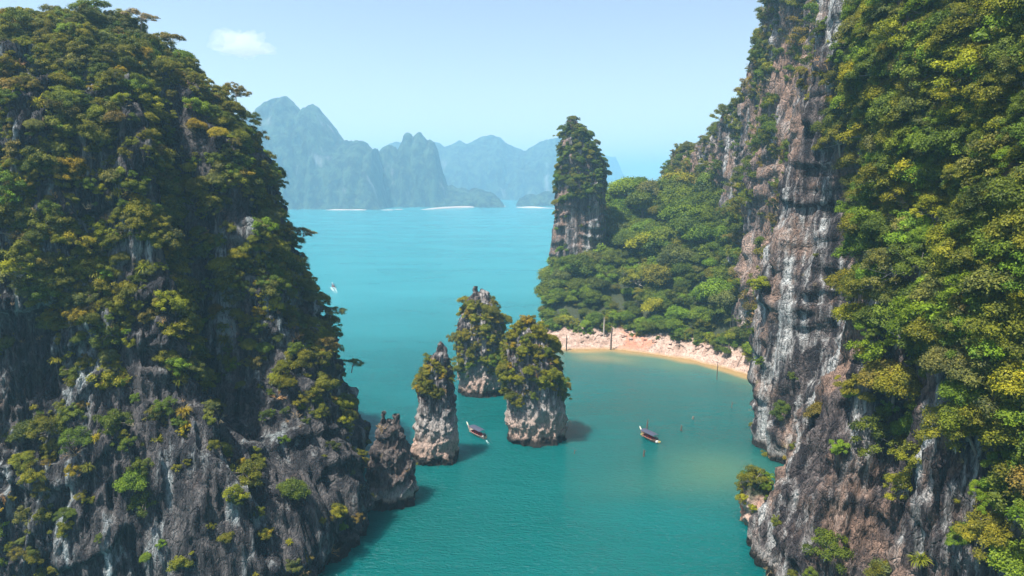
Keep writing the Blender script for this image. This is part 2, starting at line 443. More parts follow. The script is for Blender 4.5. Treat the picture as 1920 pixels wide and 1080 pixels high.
idx = np.arange(X.size).reshape(X.shape)
Fq = np.stack([idx[:-1,:-1], idx[:-1,1:], idx[1:,1:], idx[1:,:-1]], -1).reshape(-1, 4)
Pm = np.stack([X, Y, Z], -1)
hill = obj('hillside', mesh_np('hillside', Pm.reshape(-1, 3), Fq, M['shore'], True), kind='structure', label='wooded hillside with a pale eroded beach at its foot')
dzx = np.gradient(Z, gx, axis=1); dzy = np.gradient(Z, gy, axis=0)
Nm = np.stack([-dzx, -dzy, np.ones_like(Z)], -1); Nm /= np.linalg.norm(Nm, axis=2, keepdims=True)
SURF['hill'] = (hill, Pm, Nm)

# ------------------------------------------------------------------ water
t = NT('lake_water')
sh = t.n('Attribute', attribute_type='GEOMETRY', attribute_name='sand').outputs['Fac']
gr = t.n('Attribute', attribute_type='GEOMETRY', attribute_name='green').outputs['Fac']
n1 = t.noise(t.pos(1,.5,1), .02, 4); n2 = t.noise(t.pos(1,2.2,1), .011, 6, .6)
c = t.mix(n1, (.0,.058,.060), (.0,.082,.080))
c = t.mix(t.ramp(n2, .35, .7), c, (.0,.094,.098))
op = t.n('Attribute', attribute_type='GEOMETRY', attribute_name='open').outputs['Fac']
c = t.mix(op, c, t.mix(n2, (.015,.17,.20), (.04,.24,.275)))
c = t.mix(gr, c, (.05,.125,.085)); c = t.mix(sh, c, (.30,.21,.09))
t.put(t.b.inputs['Base Color'], c); t.put(t.b.inputs['Roughness'], t.math('ADD', .05, t.math('MULTIPLY', n2, .2)))
t.b.subsurface_method = 'BURLEY'; t.b.inputs['Subsurface Weight'].default_value = .8; t.b.inputs['Subsurface Radius'].default_value = (.4, 1.0, 1.0); t.b.inputs['Subsurface Scale'].default_value = 8.0
t.b.inputs['IOR'].default_value = 1.33; t.b.inputs['Specular IOR Level'].default_value = .2
rip = t.math('ADD', t.noise(t.pos(.7,1.6,1), 1.1, 3, .6, .6), t.math('MULTIPLY', t.noise(t.pos(.6,1.5,1), .25, 3, .5), .9))
t.put(t.b.inputs['Normal'], t.n('Bump', {'Height': rip, 'Distance': .8, 'Strength': .8}).outputs[0])
M['water'] = t.m
def axis(a, b, n, far_lo, far_hi):
    c = np.linspace(a, b, n); 
    lo = a - np.geomspace(5, a-far_lo, 14)[::-1]; hi = b + np.geomspace(5, far_hi-b, 14)
    return np.concatenate([lo, c, hi])
ax = axis(-60, 130, 260, -8900, 8900); ay = axis(60, 300, 320, -490, 8900)
X, Y = np.meshgrid(ax, ay); idx = np.arange(X.size).reshape(X.shape)
Fq = np.stack([idx[:-1,:-1], idx[:-1,1:], idx[1:,1:], idx[1:,:-1]], -1).reshape(-1, 4)
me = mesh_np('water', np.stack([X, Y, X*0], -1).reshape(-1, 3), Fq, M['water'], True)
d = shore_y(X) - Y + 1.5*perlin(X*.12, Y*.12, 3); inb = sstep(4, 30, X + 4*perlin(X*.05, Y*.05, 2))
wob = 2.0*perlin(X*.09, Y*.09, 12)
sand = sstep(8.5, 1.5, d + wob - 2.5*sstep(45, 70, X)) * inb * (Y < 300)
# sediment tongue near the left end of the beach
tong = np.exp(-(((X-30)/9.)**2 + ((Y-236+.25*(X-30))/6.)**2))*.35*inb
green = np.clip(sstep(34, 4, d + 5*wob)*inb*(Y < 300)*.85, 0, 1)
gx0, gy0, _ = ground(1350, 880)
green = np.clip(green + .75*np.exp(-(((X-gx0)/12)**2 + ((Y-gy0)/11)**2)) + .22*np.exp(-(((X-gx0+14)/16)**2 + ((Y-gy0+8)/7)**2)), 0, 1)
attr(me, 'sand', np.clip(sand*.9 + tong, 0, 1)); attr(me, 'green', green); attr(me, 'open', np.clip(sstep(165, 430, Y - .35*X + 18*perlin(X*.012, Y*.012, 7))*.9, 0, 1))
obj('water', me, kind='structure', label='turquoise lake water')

# ------------------------------------------------------------------ far mountains
def ridge(name, sil, D, depth, label, res=(9, 12), seed=0., steep=.55, mat=None):
    sil = [at(px, py, D) for px, py in sil]
    xs = np.array([s[0] for s in sil]); hs = np.array([s[2] for s in sil])
    nx = int((xs[-1]-xs[0])/res[0]); ny = int(2.8*depth/res[1])
    gx = np.linspace(xs[0], xs[-1], nx); gy = np.linspace(-depth*1.4, depth*1.4, ny)
    X, Y = np.meshgrid(gx, gy)
    h = np.interp(X, xs, hs)
    yy = Y + depth*.22*perlin(X/170+seed, 3.3, 1) + depth*.10*perlin(X/60+seed, Y/80, 1)
    prof = 1 - np.abs(np.clip(yy/depth, -1, 1))**(1/steep)
    prof = np.clip(prof, 0, 1)
    Z = h*prof**.85
    Z = Z*(1 + .16*fbm(X/120+seed, Y/90, .5, 4)*sstep(0, .12, np.abs(yy)/depth))
    nz = 7*fbm(X/38+seed, Y/38, .1, 3) + 5.0*fbm(X/11, Y/11, seed, 2)
    Z = Z + np.clip(nz, -.3*Z, .5*Z)
    Z = np.where(prof <= 0.001, -3, Z)
    idx = np.arange(X.size).reshape(X.shape)
    Fq = np.stack([idx[:-1,:-1], idx[:-1,1:], idx[1:,1:], idx[1:,:-1]], -1).reshape(-1, 4)
    k = res[0]/6.
    Y = Y + (26*k*fbm(X/(75*k), seed, seed, 4, True) + sstep(20, 60, Z)*8*k*fbm(X/(60*k), Z/(60*k), seed+2, 3) + 9*k*fbm(X/(22*k), Y/(22*k), Z/(22*k), 2)); X = X + 6*k*perlin(X/(30*k), Z/(28*k), seed+4)*sstep(0, 40, Z)
    return obj(name, mesh_np(name, np.stack([X, Y+D, Z], -1).reshape(-1, 3), Fq, mat or M['far_forest'], True), kind='structure', label=label)
ridge('mountain', [(120,392),(200,330),(300,300),(380,250),(440,225),(480,212),(500,192),(518,188),(535,180),(552,196),(563,212),(571,198),(582,191),(594,200),(610,222),(628,250),(642,268),(652,263),(664,268),(676,263),(686,268),(694,282),(703,276),(708,300),(716,330),(724,360),(735,392)], 1850, 190,
    'twin-peaked forested mountain across the lake', (6, 9), 1.)
ridge('mountain', [(690,392),(700,330),(706,290),(714,276),(730,271),(742,276),(748,284),(753,262),(760,250),(768,252),(773,262),(777,256),(786,253),(794,262),(799,268),(806,264),(814,268),(820,290),(828,325),(838,350),(846,347),(856,354),(866,350),(880,356),(895,354),(908,358),(922,362),(935,370),(944,384),(950,393)], 1930, 105,
    'cluster of steep rock towers across the lake, lower trees trailing to the right', (4, 7), 5.)
ridge('mountain', [(640,372),(700,290),(728,268),(745,264),(770,275),(820,266),(832,274),(850,266),(862,262),(872,268),(884,270),(900,260),(918,254),(940,257),(952,268),(966,274),(985,284),(1002,274),(1020,263),(1044,262),(1075,270),(1100,300),(1120,372)], 3000, 300,
    'pale blue mountain range behind the nearer towers', (12, 16), 9.)
ridge('mountain', [(900,365),(980,300),(1060,280),(1110,272),(1140,292),(1156,296),(1163,325),(1185,338),(1230,345),(1300,335),(1400,320),(1700,290),(2000,360)], 5200, 400,
    'faintest far hills fading into the haze right of the pillar', (26, 30), 13.)
ridge('mountain', [(-900,365),(-700,250),(-500,230),(-300,180),(-100,240),(100,250),(300,220),(420,230),(520,260),(700,365)], 4200, 400,
    'far hills behind the twin-peaked mountain', (30, 30), 17.)
ridge('wooded_island', [(966,388),(974,372),(984,368),(995,362),(1006,366),(1018,360),(1034,358),(1060,350),(1120,340),(1200,360),(1240,388)], 1990, 60,
    'low wooded shore right of the far channel', (4, 6), 21.)
def strip(pts, hgt, back, label):
    """low sloping bank of bare ground along a far shore"""
    n = 90; V = []; Fc = []
    q = [ground(*a) for a in pts]; xs = np.array([a[0] for a in q]); ys = np.array([a[1] for a in q])
    xx = np.linspace(xs[0], xs[-1], n); yy = np.interp(xx, xs, ys)
    for j, (dy, hz) in enumerate(((0,-.6),(2,.6*hgt),(back*.5,hgt),(back,hgt*1.2),(back+30,-.6))):
        e = np.sin(np.linspace(0, math.pi, n))**.25
        hn = hz*e*np.clip(.55+1.6*perlin(xx*.016, .3, 2), -.3, 1.3) if hz > 0 else hz+0*xx
        V.append(np.stack([xx, yy+dy+4*perlin(xx*.015, 0, 5), hn], -1))
    V = np.concatenate(V); idx = np.arange(5*n).reshape(5, n)
    Fq = np.stack([idx[:-1,:-1], idx[:-1,1:], idx[1:,1:], idx[1:,:-1]], -1).reshape(-1, 4)
    obj('shore', mesh_np('shore', V, Fq, M['far_sand'], True), kind='structure', label=label)
strip([(738,393),(800,393),(860,390),(948,387)], 2.6, 20, 'pale sand bank below the far rock towers')
strip([(968,389),(1010,390),(1060,391),(1120,391)], 2.6, 22, 'pale sand bank of the low far island')
strip([(945,374),(975,374)], 7, 60, 'pale sand bank at the end of the far channel')
strip([(590,394),(640,394),(735,394)], 2.2, 20, 'thin pale shoreline under the twin-peaked mountain')

# ------------------------------------------------------------------ plants: prototype meshes
def nrm(v): return v / (np.linalg.norm(v, axis=-1, keepdims=True) + 1e-9)
def leaves(c, n_dir, L, W, r):
    n = len(c); t = nrm(np.cross(n_dir, r.normal(size=(n, 3)))); b = np.cross(n_dir, t)
    l = (L*r.uniform(.65, 1.3, n))[:, None]; ww = (W*r.uniform(.65, 1.3, n))[:, None]
    V = np.stack([c - t*l/2, c - b*ww/2 - n_dir*ww*.0, c + t*l/2, c + b*ww/2], 1)
    V[:, 2] -= n_dir*l*.18
    return V.reshape(-1, 3)

def make_crown(seed, n=3200, L=.13, W=.085, kind='round'):
    r = np.random.default_rng(seed)
    C = []; Rr = []
    if kind == 'round':
        ax_ = np.array([r.uniform(.6,.8), r.uniform(.5,.7), r.uniform(.42,.62)])
        for i in range(40):
            dv = nrm(r.normal(size=3)); dv[2] = abs(dv[2])*1.0 - .25
            C.append(dv*ax_*r.uniform(.65, 1.2)); Rr.append(r.uniform(.11, .30))
        C.append(np.zeros(3)); Rr.append(.5)
    elif kind == 'loose':
        for i in range(24):
            a = r.uniform(0, 6.28); q = r.uniform(.15, .95)**.7
            C.append(np.array([math.cos(a)*q, math.sin(a)*q, .45*(1-q*q)+r.uniform(-.45, .25)])); Rr.append(r.uniform(.14, .27))
    elif kind == 'umbrella':
        for i in range(20):
            a = r.uniform(0, 6.28); q = r.uniform(.1, 1)**.6
            C.append(np.array([math.cos(a)*q, math.sin(a)*q, .30*(1-q)+r.uniform(-.12, .16)])); Rr.append(r.uniform(.16, .30))
    elif kind == 'shrub':
        for i in range(24):
            a = r.uniform(0, 6.28); q = r.uniform(0, .95)
            C.append(np.array([math.cos(a)*q, math.sin(a)*q, r.uniform(-.55, .45)])); Rr.append(r.uniform(.10, .30))
    C = np.array(C); Rr = np.array(Rr)
    fl = .5 if kind == 'umbrella' else .85
    k = r.choice(len(C), n*2, p=Rr**2/np.sum(Rr**2))
    dv = nrm(r.normal(size=(n*2, 3))); dv[:, 2] = np.where(dv[:, 2] < -.25, -dv[:, 2], dv[:, 2])
    P = C[k] + dv*Rr[k][:, None]*np.array([1,1,fl])*np.where(r.random((n*2, 1)) < .22, r.uniform(1.0, 1.5, (n*2, 1)), r.uniform(.70, 1.08, (n*2, 1)))
    ins = np.zeros(len(P), bool)
    for j in range(len(C)):
        ins |= (np.linalg.norm((P - C[j])/np.array([1,1,fl]), axis=1) < Rr[j]*.68)
    P, dv, k = P[~ins][:n], dv[~ins][:n], k[~ins][:n]
    nd = nrm(dv + np.array([0,0,.55]) + .55*r.normal(size=P.shape))
    V = leaves(P, nd, L, W, r)
    lobe = r.uniform(-.25, .25, len(C))[k]
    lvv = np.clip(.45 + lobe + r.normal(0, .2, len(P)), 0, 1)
    # ragged outline: stray sprigs
    me = mesh_np('crown', V, np.arange(len(V)).reshape(-1, 4), M['leaf'])
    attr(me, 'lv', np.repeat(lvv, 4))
    return me, C, Rr

def make_trunk(seed, C, h, mat, thick=.045, up=True, nb=9):
    """trunk from the ground (0,0,-h) up to the crown centre with limbs to its lobes"""
    r = random.Random(seed); m = MB()
    m.tube([(0,0,-h-.25), (r.uniform(-.05,.05), r.uniform(-.05,.05), -h*.5), (0,0,-.05), (.02,.02,.3)], [thick*1.5, thick*1.05, thick*.8, thick*.3], 6)
    order = sorted(range(len(C)), key=lambda i: -np.linalg.norm(C[i][:2]))[:nb]
    for i in order:
        e = Vector(C[i]); s = Vector((0,0,-h*r.uniform(.05,.5)))
        mid = s.lerp(e, .5) + Vector((r.uniform(-.08,.08), r.uniform(-.08,.08), -.03+r.uniform(-.05,.08)))
        m.tube([s, mid, e, e + Vector(C[i])*.22], [thick*.5, thick*.33, thick*.18, .004], 4)
    return m.mesh('trunk', mat)

def make_tuft(seed, n=70):
    r = np.random.default_rng(seed); V = []; Fc = []; lv = []
    heads = [(np.zeros(3), 1.0)] + [(r.uniform(-.5, .5, 3)*np.array([1,1,.7]), r.uniform(.5,.8)) for _ in range(4)]
    for c, s in heads:
        for i in range(int(n*s*.7)):
            a = r.uniform(0, 6.28); e = r.uniform(.1, 1.35); L = s*r.uniform(.6, 1.0); wd = .038*s*r.uniform(.8,1.3)
            d = np.array([math.cos(a)*math.cos(e), math.sin(a)*math.cos(e), math.sin(e)]); side = np.array([-math.sin(a), math.cos(a), 0])
            q = c.copy(); n0 = len(V); l1 = r.uniform(.1, 1)
            for j in range(5):
                w2 = wd*(1 - (j/4)**2*.95)
                V += [q - side*w2, q + side*w2]; lv += [l1, l1]
                q = q + d*L/4; d = d + np.array([0,0,-.42]); d /= np.linalg.norm(d)
            for j in range(4): Fc.append((n0+2*j, n0+2*j+1, n0+2*j+3, n0+2*j+2))
    me = mesh_np('fronds', np.array(V), np.array(Fc), M['leaf']); attr(me, 'lv', lv); return me

def make_palm_head(seed):
    r = np.random.default_rng(seed); V = []; Fc = []; lv = []
    for i in range(22):
        a = i*2.4 + r.uniform(-.2,.2); e = r.uniform(-.1, 1.2)
        d = np.array([math.cos(a)*math.cos(e), math.sin(a)*math.cos(e), math.sin(e)]); side = np.array([-math.sin(a), math.cos(a), 0]); q = np.zeros(3); l1 = r.uniform(.2, .9)
        for j in range(12):
            q = q + d*.09; d = d + np.array([0,0,-.13]); d /= np.linalg.norm(d)
            for sg in (-1, 1):
                n0 = len(V); L = .3*math.sin(math.pi*(j+1.5)/14)
                tip = q + sg*side*L + d*L*.45 - np.array([0,0,L*.45])
                V += [q, q + d*.05, tip, tip - d*.02]; lv += [l1]*4; Fc.append((n0, n0+1, n0+2, n0+3))
    me = mesh_np('fronds', np.array(V), np.array(Fc), M['leaf']); attr(me, 'lv', lv); return me

def make_dead(seed, depth=5, k0=4):
    r = random.Random(seed); m = MB()
    def br(p, d, l, rad, n):
        mid = p + d*l*.5 + Vector((r.uniform(-1,1), r.uniform(-1,1), r.uniform(-1,1)))*l*.12
        e = p + d*l; m.tube([p, mid, e], [rad, rad*.8, rad*.6], 3)
        if n:
            for _ in range(r.choice((2, 3))):
                d2 = (d + Vector((r.uniform(-1,1), r.uniform(-1,1), r.uniform(-.7,.9)))*.85).normalized()
                br(e if r.random() < .7 else mid, d2, l*r.uniform(.55, .8), rad*.6, n-1)
    for _ in range(k0):
        br(Vector((0,0,-.1)), Vector((r.uniform(-1,1), r.uniform(-1,1), r.uniform(.2,1.0))).normalized(), r.uniform(.3,.45), .03, depth-1)
    me = m.mesh('branches', M['twig']); attr(me, 'lv', [r.uniform(.2,.8) for _ in me.vertices]); return me

PROTO = {'round': [], 'loose': [], 'umbrella': [], 'shrub': [], 'tuft': [], 'dead': [], 'palm': []}
for i in range(5):
    me, C, Rr = make_crown(100+i, 8000, .078, .05, 'round'); PROTO['round'].append((make_trunk(i, C, .9, M['bark']), me))
for i in range(4):
    me, C, Rr = make_crown(200+i, 5000, .08, .046, 'loose'); PROTO['loose'].append((make_trunk(20+i, C, .75, M['bark_pale'], .035, nb=14), me))
for i in range(3):
    me, C, Rr = make_crown(300+i, 4600, .075, .043, 'umbrella'); PROTO['umbrella'].append((make_trunk(40+i, C, .7, M['bark_pale'], .04, nb=14), me))
for i in range(5):
    me, C, Rr = make_crown(400+i, 4000, .10, .058, 'shrub'); PROTO['shrub'].append((make_trunk(60+i, C, .4, M['bark'], .04, nb=8), me))
for i in range(3): PROTO['tuft'].append((None, make_tuft(500+i)))
for i in range(4): PROTO['dead'].append((None, make_dead(600+i)))
pm = MB().tube([(0,0,-1.6),(.04,0,-1.0),(.02,.03,-.4),(0,0,.02)], [.06,.05,.045,.04], 6).mesh('trunk', M['bark_pale'])
PROTO['palm'].append((pm, make_palm_head(700)))

TINT = {  # leaf albedos
 'olive': (.112,.125,.018), 'yellow-green': (.18,.20,.016), 'golden': (.25,.20,.02), 'bright green': (.095,.19,.018),
 'mid green': (.060,.115,.020), 'dark green': (.028,.060,.018), 'grey-green': (.095,.115,.055), 'brownish': (.14,.11,.05), 'dry pinkish': (.36,.24,.18), 'bare grey': (.24,.21,.19)}

CAND = []    # every plant spot: dict(pos, axis, size, kind, tint, zone)
def scatter(zone, key, n, rule, seed, sel=None):
    """random spots on a built surface. rule(P, N, r) -> probability arrays and kinds"""
    o, P, N = SURF[key]; r = np.random.default_rng(seed)
    a = P[:-1, :-1]; b = P[:-1, 1:]; c2 = P[1:, :-1]
    area = np.linalg.norm(np.cross(b-a, c2-a), axis=2)
    px, py, f = project(a); px = px.reshape(area.shape); py = py.reshape(area.shape)
    f = f.reshape(area.shape)
    vis = (px > -160) & (px < 2080) & (py > -260) & (py < 1250) & (f < 1e8)
    nn = N[:-1, :-1]; toC = np.array([0,0,CAM_H]) - a; toC /= np.linalg.norm(toC, axis=2, keepdims=True)
    facing = (nn*toC).sum(2)
    wgt = area*vis*(facing > -.45)*np.clip(rule(a, nn), 0, None)
    if sel is not None: wgt = wgt*sel(a)
    p = wgt.ravel()/wgt.sum()
    k = r.choice(len(p), n, p=p)
    return a.reshape(-1, 3)[k] + r.normal(0, .1, (n, 3)), nn.reshape(-1, 3)[k], r

def pick(r, table):
    ks = list(table); w_ = np.array([table[k] for k in ks], float); return ks[r.choice(len(ks), p=w_/w_.sum())]

def add(zone, P, N, r, kinds, tints, size, push=.3, up=.7, grow=None):
    for i in range(len(P)):
        kd = pick(r, kinds); s = min(2.1, r.lognormal(-.05, .45))*size
        tn = pick(r, tints)
        if kd == 'dead': s *= .9; tn = r.choice(['dry pinkish', 'bare grey'])
        if kd == 'tuft': s *= .75; tn = pick(r, {'yellow-green': 3, 'golden': 1, 'olive': 3})
        if grow is not None: s *= grow(P[i])
        CAND.append(dict(pos=P[i], n=N[i], s=s, kind=kd, tint=tn, zone=zone, push=push, up=up, spin=r.uniform(0, 6.28), q=r.integers(0, 60), jit=r.uniform(-.22, .22, 3)))

# left cliff: dense above, patchier on the bare lower buttresses
def rule_left(P, N):
    x, y, z = P[..., 0], P[..., 1], P[..., 2]
    a = np.degrees(np.arctan2(y-AY, x-AX))
    n = fbm(x*.09, y*.09, z*.05, 3)
    dens = sstep(.02, .25, n + .40*sstep(20, 50, z) + .15*(N[..., 2] > .25))
    dens = dens*(.14 + .86*sstep(14, 46, z + 8*perlin(x*.05, y*.05, 2)))
    dens = dens*(1 - .75*np.exp(-((a+52)/5.)**2)*sstep(60, 40, z))
    dens = dens*(1 - .6*np.exp(-((a+33)/5.)**2)*sstep(60, 40, z))
    dens = dens*(.15 + .85*sstep(-.10, .12, perlin(x*.2, y*.2, z*.16)))
    return dens + .03 + .6*sstep(78, 84, z)
P, N, r = scatter('left', 'left', 5800, rule_left, 1)
add('left', P, N, r, {'shrub': 5, 'loose': 3.0, 'umbrella': .35, 'round': 1.6, 'tuft': 2.4, 'dead': 2.0},
    {'olive': 5.5, 'yellow-green': 2.2, 'golden': .7, 'bright green': .9, 'mid green': 2.6, 'grey-green': 1.6, 'brownish': .8, 'dark green': 1.4}, 1.25)
# right near cliff: forest bulge above, patches on bare face
def rule_right(P, N):
    x, y, z = P[..., 0], P[..., 1], P[..., 2]
    px, py, f = project(P); px = px.reshape(x.shape)
    side = sstep(60, 52, y*1.0 + 0) # unused side term
    q = x/y
    forest = sstep(.44, .50, q + .10*(z-62)/60 + .05*perlin(x*.08, y*.08, z*.05)) * sstep(36, 57, z + 90*(q-.56) + 14*perlin(x*.06, y*.06, z*.04))
    forest = forest*(1 - sstep(84, 92, z)*sstep(.535, .505, q)) * (.25 + .75*sstep(-.28, .02, fbm(x*.07, y*.07, z*.06, 3)))
    n = fbm(x*.1, y*.1, z*.06, 3)
    patch = sstep(.12, .34, n)*.34
    return forest + patch*.6 + .01
P, N, r = scatter('right', 'right', 2900, rule_right, 2)
inF = (P[:, 0]/P[:, 1] > .46)
add('right', P[inF], N[inF], r, {'round': 4.5, 'shrub': 2.5, 'loose': 2.5, 'umbrella': .8, 'tuft': 1.6, 'dead': .35},
    {'olive': 3.2, 'yellow-green': 2.0, 'bright green': 2.6, 'mid green': 3.2, 'dark green': .9, 'grey-green': .9, 'brownish': .3}, 1.95)
add('right', P[~inF], N[~inF], r, {'shrub': 4, 'tuft': 1.5, 'dead': 3, 'loose': 1}, {'olive': 3, 'yellow-green': 2, 'mid green': 1.5, 'golden': 1, 'brownish': 1}, 1.3)
# ridge behind
def rule_ridge(P, N):
    x, y, z = P[..., 0], P[..., 1], P[..., 2]
    n = fbm(x*.05, y*.05, z*.035, 3)
    return sstep(-.12, .12, n + .12*(N[..., 2] > .2)) * (.35+.65*sstep(18, 45, z)) + .08 + .4*(N[..., 2] > .5)
P, N, r = scatter('ridge', 'ridge', 3000, rule_ridge, 3, sel=lambda a: (a[..., 0] < 112)*(a[..., 1] > 185)*1.)
add('ridge', P, N, r, {'round': 3.5, 'shrub': 4, 'loose': 2, 'dead': 2.6}, {'olive': 4, 'grey-green': 2, 'mid green': 3, 'dark green': 1.2, 'brownish': 1.5, 'yellow-green': .8}, 2.5)
# pillar
def rule_pillar(P, N):
    z = P[..., 2]; x = P[..., 0]
    return sstep(48, 60, z + 4*perlin(x*.2, z*.1, 1)) + .08
P, N, r = scatter('pillar', 'pillar', 520, rule_pillar, 4)
add('pillar', P, N, r, {'round': 5, 'shrub': 3, 'dead': .6}, {'mid green': 4, 'olive': 3, 'dark green': 1.5, 'bright green': .9}, 1.25)
# hill
def rule_hill(P, N):
    x, y, z = P[..., 0], P[..., 1], P[..., 2]
    return sstep(5.2, 6.4, z + .8*perlin(x*.2, y*.2, 4))*sstep(0, 40, y-shore_y(x)+20) * (y < 350)
P, N, r = scatter('hill', 'hill', 760, rule_hill, 5)
N = nrm(N*.3 + np.array([0,0,1]))
add('hill', P, N, r, {'round': 9, 'loose': 1.2, 'shrub': 1.0, 'palm': .35}, {'mid green': 5, 'dark green': 1.3, 'bright green': 3.0, 'olive': 1.3, 'grey-green': .9, 'yellow-green': .7}, 4.2,
    grow=lambda p: float(np.interp(p[1]-shore_y(p[0]), [12, 30, 90], [.55, .95, 1.15])))
P, N, r = scatter('hill', 'hill', 190, lambda P, N: np.exp(-((P[..., 2]-6.2)/1.4)**2)*(P[..., 1]-shore_y(P[..., 0]) < 24)*1., 15)
add('hill', P, nrm(N*.2 + np.array([0,-.3,1])), r, {'shrub': 8, 'round': 2, 'dead': .8}, {'yellow-green': 2.5, 'bright green': 3, 'mid green': 3, 'olive': 2}, 2.0)
# islets
def band(lo, hi, fx=None):
    def f(P, N):
        z = P[..., 2]; x = P[..., 0]
        d = sstep(lo-1.5, lo+1.5, z + 2.5*perlin(x*.25, P[..., 1]*.25, z*.1))*sstep(hi+1, hi-1, z) + .01
        return d*(fx(P) if fx else 1)
    return f
xa = (at(789,700,146)[0])
P, N, r = scatter('ia', 'islet_a', 80, band(at(0,740,146)[2], at(0,672,146)[2], lambda P: (P[..., 0] < xa+2.0)*1. + .18), 6)
add('ia', P, N, r, {'shrub': 6, 'dead': 2.2, 'tuft': .5}, {'olive': 4, 'golden': 1.5, 'yellow-green': 2.5}, 1.1)
P, N, r = scatter('ib', 'islet_b', 210, band(at(0,690,197)[2], at(0,562,197)[2]), 7)
add('ib', P, N, r, {'shrub': 6, 'round': 2, 'dead': 1.6}, {'olive': 4, 'yellow-green': 5, 'golden': .8, 'bright green': 1}, 1.2)
P, N, r = scatter('ic', 'islet_c', 230, band(at(0,735,158)[2], 60, lambda P: 1. + 0*P[..., 0]), 8)
add('ic', P, N, r, {'shrub': 6, 'round': 2, 'dead': 1.6, 'tuft': .6}, {'olive': 4, 'yellow-green': 5, 'golden': 1, 'mid green': 1.2}, 1.08)
P, N, r = scatter('spur', 'spur', 14, lambda P, N: (P[..., 2] > 7)*1., 9)
add('spur', P, N, r, {'dead': 6, 'shrub': 1}, {'olive': 1}, .9)
P, N, r = scatter('out', 'outcrop', 40, lambda P, N: (N[..., 2] > .2)*(P[..., 2] > 2.5)*1., 10)
add('out', P, N, r, {'shrub': 6, 'dead': 1}, {'yellow-green': 3, 'bright green': 2, 'olive': 2}, .9)

# hand-placed plants the photo shows singly: pixel, distance, size(m radius), kind, tint, zone, label
HERO = [
 (250,912,'left',2.6,'round','bright green','dense bright green rounded tree on the lower left cliff'),
 (672,682,'left',2.4,'umbrella','mid green','green tree leaning out over the water from the left cliff'),
 (640,765,'left',3.4,'round','mid green','large green tree low on the right edge of the left cliff'),
 (622,590,'left',2.6,'umbrella','grey-green','sparse grey-green tree jutting from the left cliff towards the small distant boat'),
 (585,432,'left',2.6,'umbrella','brownish','thin brownish tree reaching out over the lake from the left cliff'),
 (352,800,'left',1.3,'tuft','golden','golden strap-leaved rosette in the middle of the bare left cliff face'),
 (298,826,'left',1.0,'tuft','yellow-green','small yellow-green rosette left of the golden one on the left cliff'),
 (500,1002,'left',1.2,'shrub','golden','golden bush near the bottom of the left cliff'),
 (70,40,'left',3.0,'umbrella','grey-green','flat-topped grey tree on the summit of the left cliff, leftmost on the skyline'),
 (170,22,'left',3.2,'umbrella','mid green','green umbrella-shaped tree at the very top of the left cliff'),
 (265,40,'left',2.8,'umbrella','bare grey','thin bare-looking grey tree on the skyline right of the left summit'),
 (330,70,'left',2.8,'umbrella','brownish','brown flat-crowned tree on the upper right shoulder of the left cliff'),
 (1203,348,'hill',5.6,'round','bright green','tall domed green tree standing alone on the skyline of the wooded hill'),
 (1222,520,'hill',4.4,'round','yellow-green','bright yellow-green tree in the middle of the wooded hill'),
 (1035,545,'hill',4.2,'round','yellow-green','yellow-green tree at the left end of the wooded hill'),
 (1170,610,'hill',2.2,'shrub','yellow-green','yellow-green bush at the top edge of the beach'),
 (1700,210,'right',4.5,'umbrella','olive','large pale olive tree on a ledge of the upper right cliff'),
 (1640,345,'right',3.6,'umbrella','olive','flat-crowned olive tree spreading out in front of bare right cliff rock'),
 (1600,600,'right',3.4,'round','yellow-green','yellow-green tree overhanging the bare fluted wall of the right cliff'),
 (1715,800,'right',2.2,'round','bright green','bright green rounded tree low on the right cliff beside pale streaked rock'),
 (1865,800,'right',3.0,'round','bright green','largest bright green rounded tree low on the right cliff near the frame edge'),
 (1880,980,'right',1.7,'tuft','olive','olive rosette of strap leaves low on the right cliff'),
 (1760,900,'right',1.2,'tuft','olive','small olive rosette hanging over bare rock low on the right cliff'),
 (1412,905,'out',2.6,'loose','olive','tall olive bush standing against the rock on the low outcrop'),
 (455,175,'left',2.4,'loose','brownish','wispy brown tree on the skyline beside the far twin peaks'),
]

# ------------------------------------------------------------------ choose individuals and build
def build_frame(c):
    n = Vector(c['n']); a = Vector((n.x*(1-c['up']), n.y*(1-c['up']), c['up'] + max(0, n.z)*.3)).normalized()
    q = a.to_track_quat('Z', 'X') @ Quaternion((0, 0, 1), c['spin'])
    return q, a
HT = {'round': .9, 'loose': .75, 'umbrella': .7, 'shrub': .35, 'tuft': .12, 'dead': 0.0, 'palm': 1.6}
def place(c):
    """origin of the crown centre: out from the rock and up its trunk"""
    q, a = build_frame(c); h = HT[c['kind']]*c['s']
    p = Vector(c['pos']) + Vector(c['n'])*c['push']*c['s']*.6 + a*h*.55
    if c['kind'] in ('dead',): p = Vector(c['pos'])
    return p, q
for (px, py, key, s, kd, tn, lab) in HERO:
    S = SURF['outcrop' if key == 'out' else key]; a = S[1].reshape(-1, 3); u, v, f = project(a)
    toC = np.array([0,0,CAM_H]) - a; fc = (S[2].reshape(-1, 3)*toC).sum(1)/np.linalg.norm(toC, axis=1)
    dd = (u-px)**2 + (v-py)**2 + (fc < -.1)*1e5
    i = int(np.argmin(dd))
    D = a[i, 1]; pos = np.array(at(px, py, D)); 
    CAND.append(dict(pos=a[i]*.999, n=S[2].reshape(-1, 3)[i], s=s, kind=kd, tint=tn, zone=key, push=.3, up=.8, spin=1.3*len(lab), q=len(lab), jit=np.zeros(3), hero=lab, crown=pos))

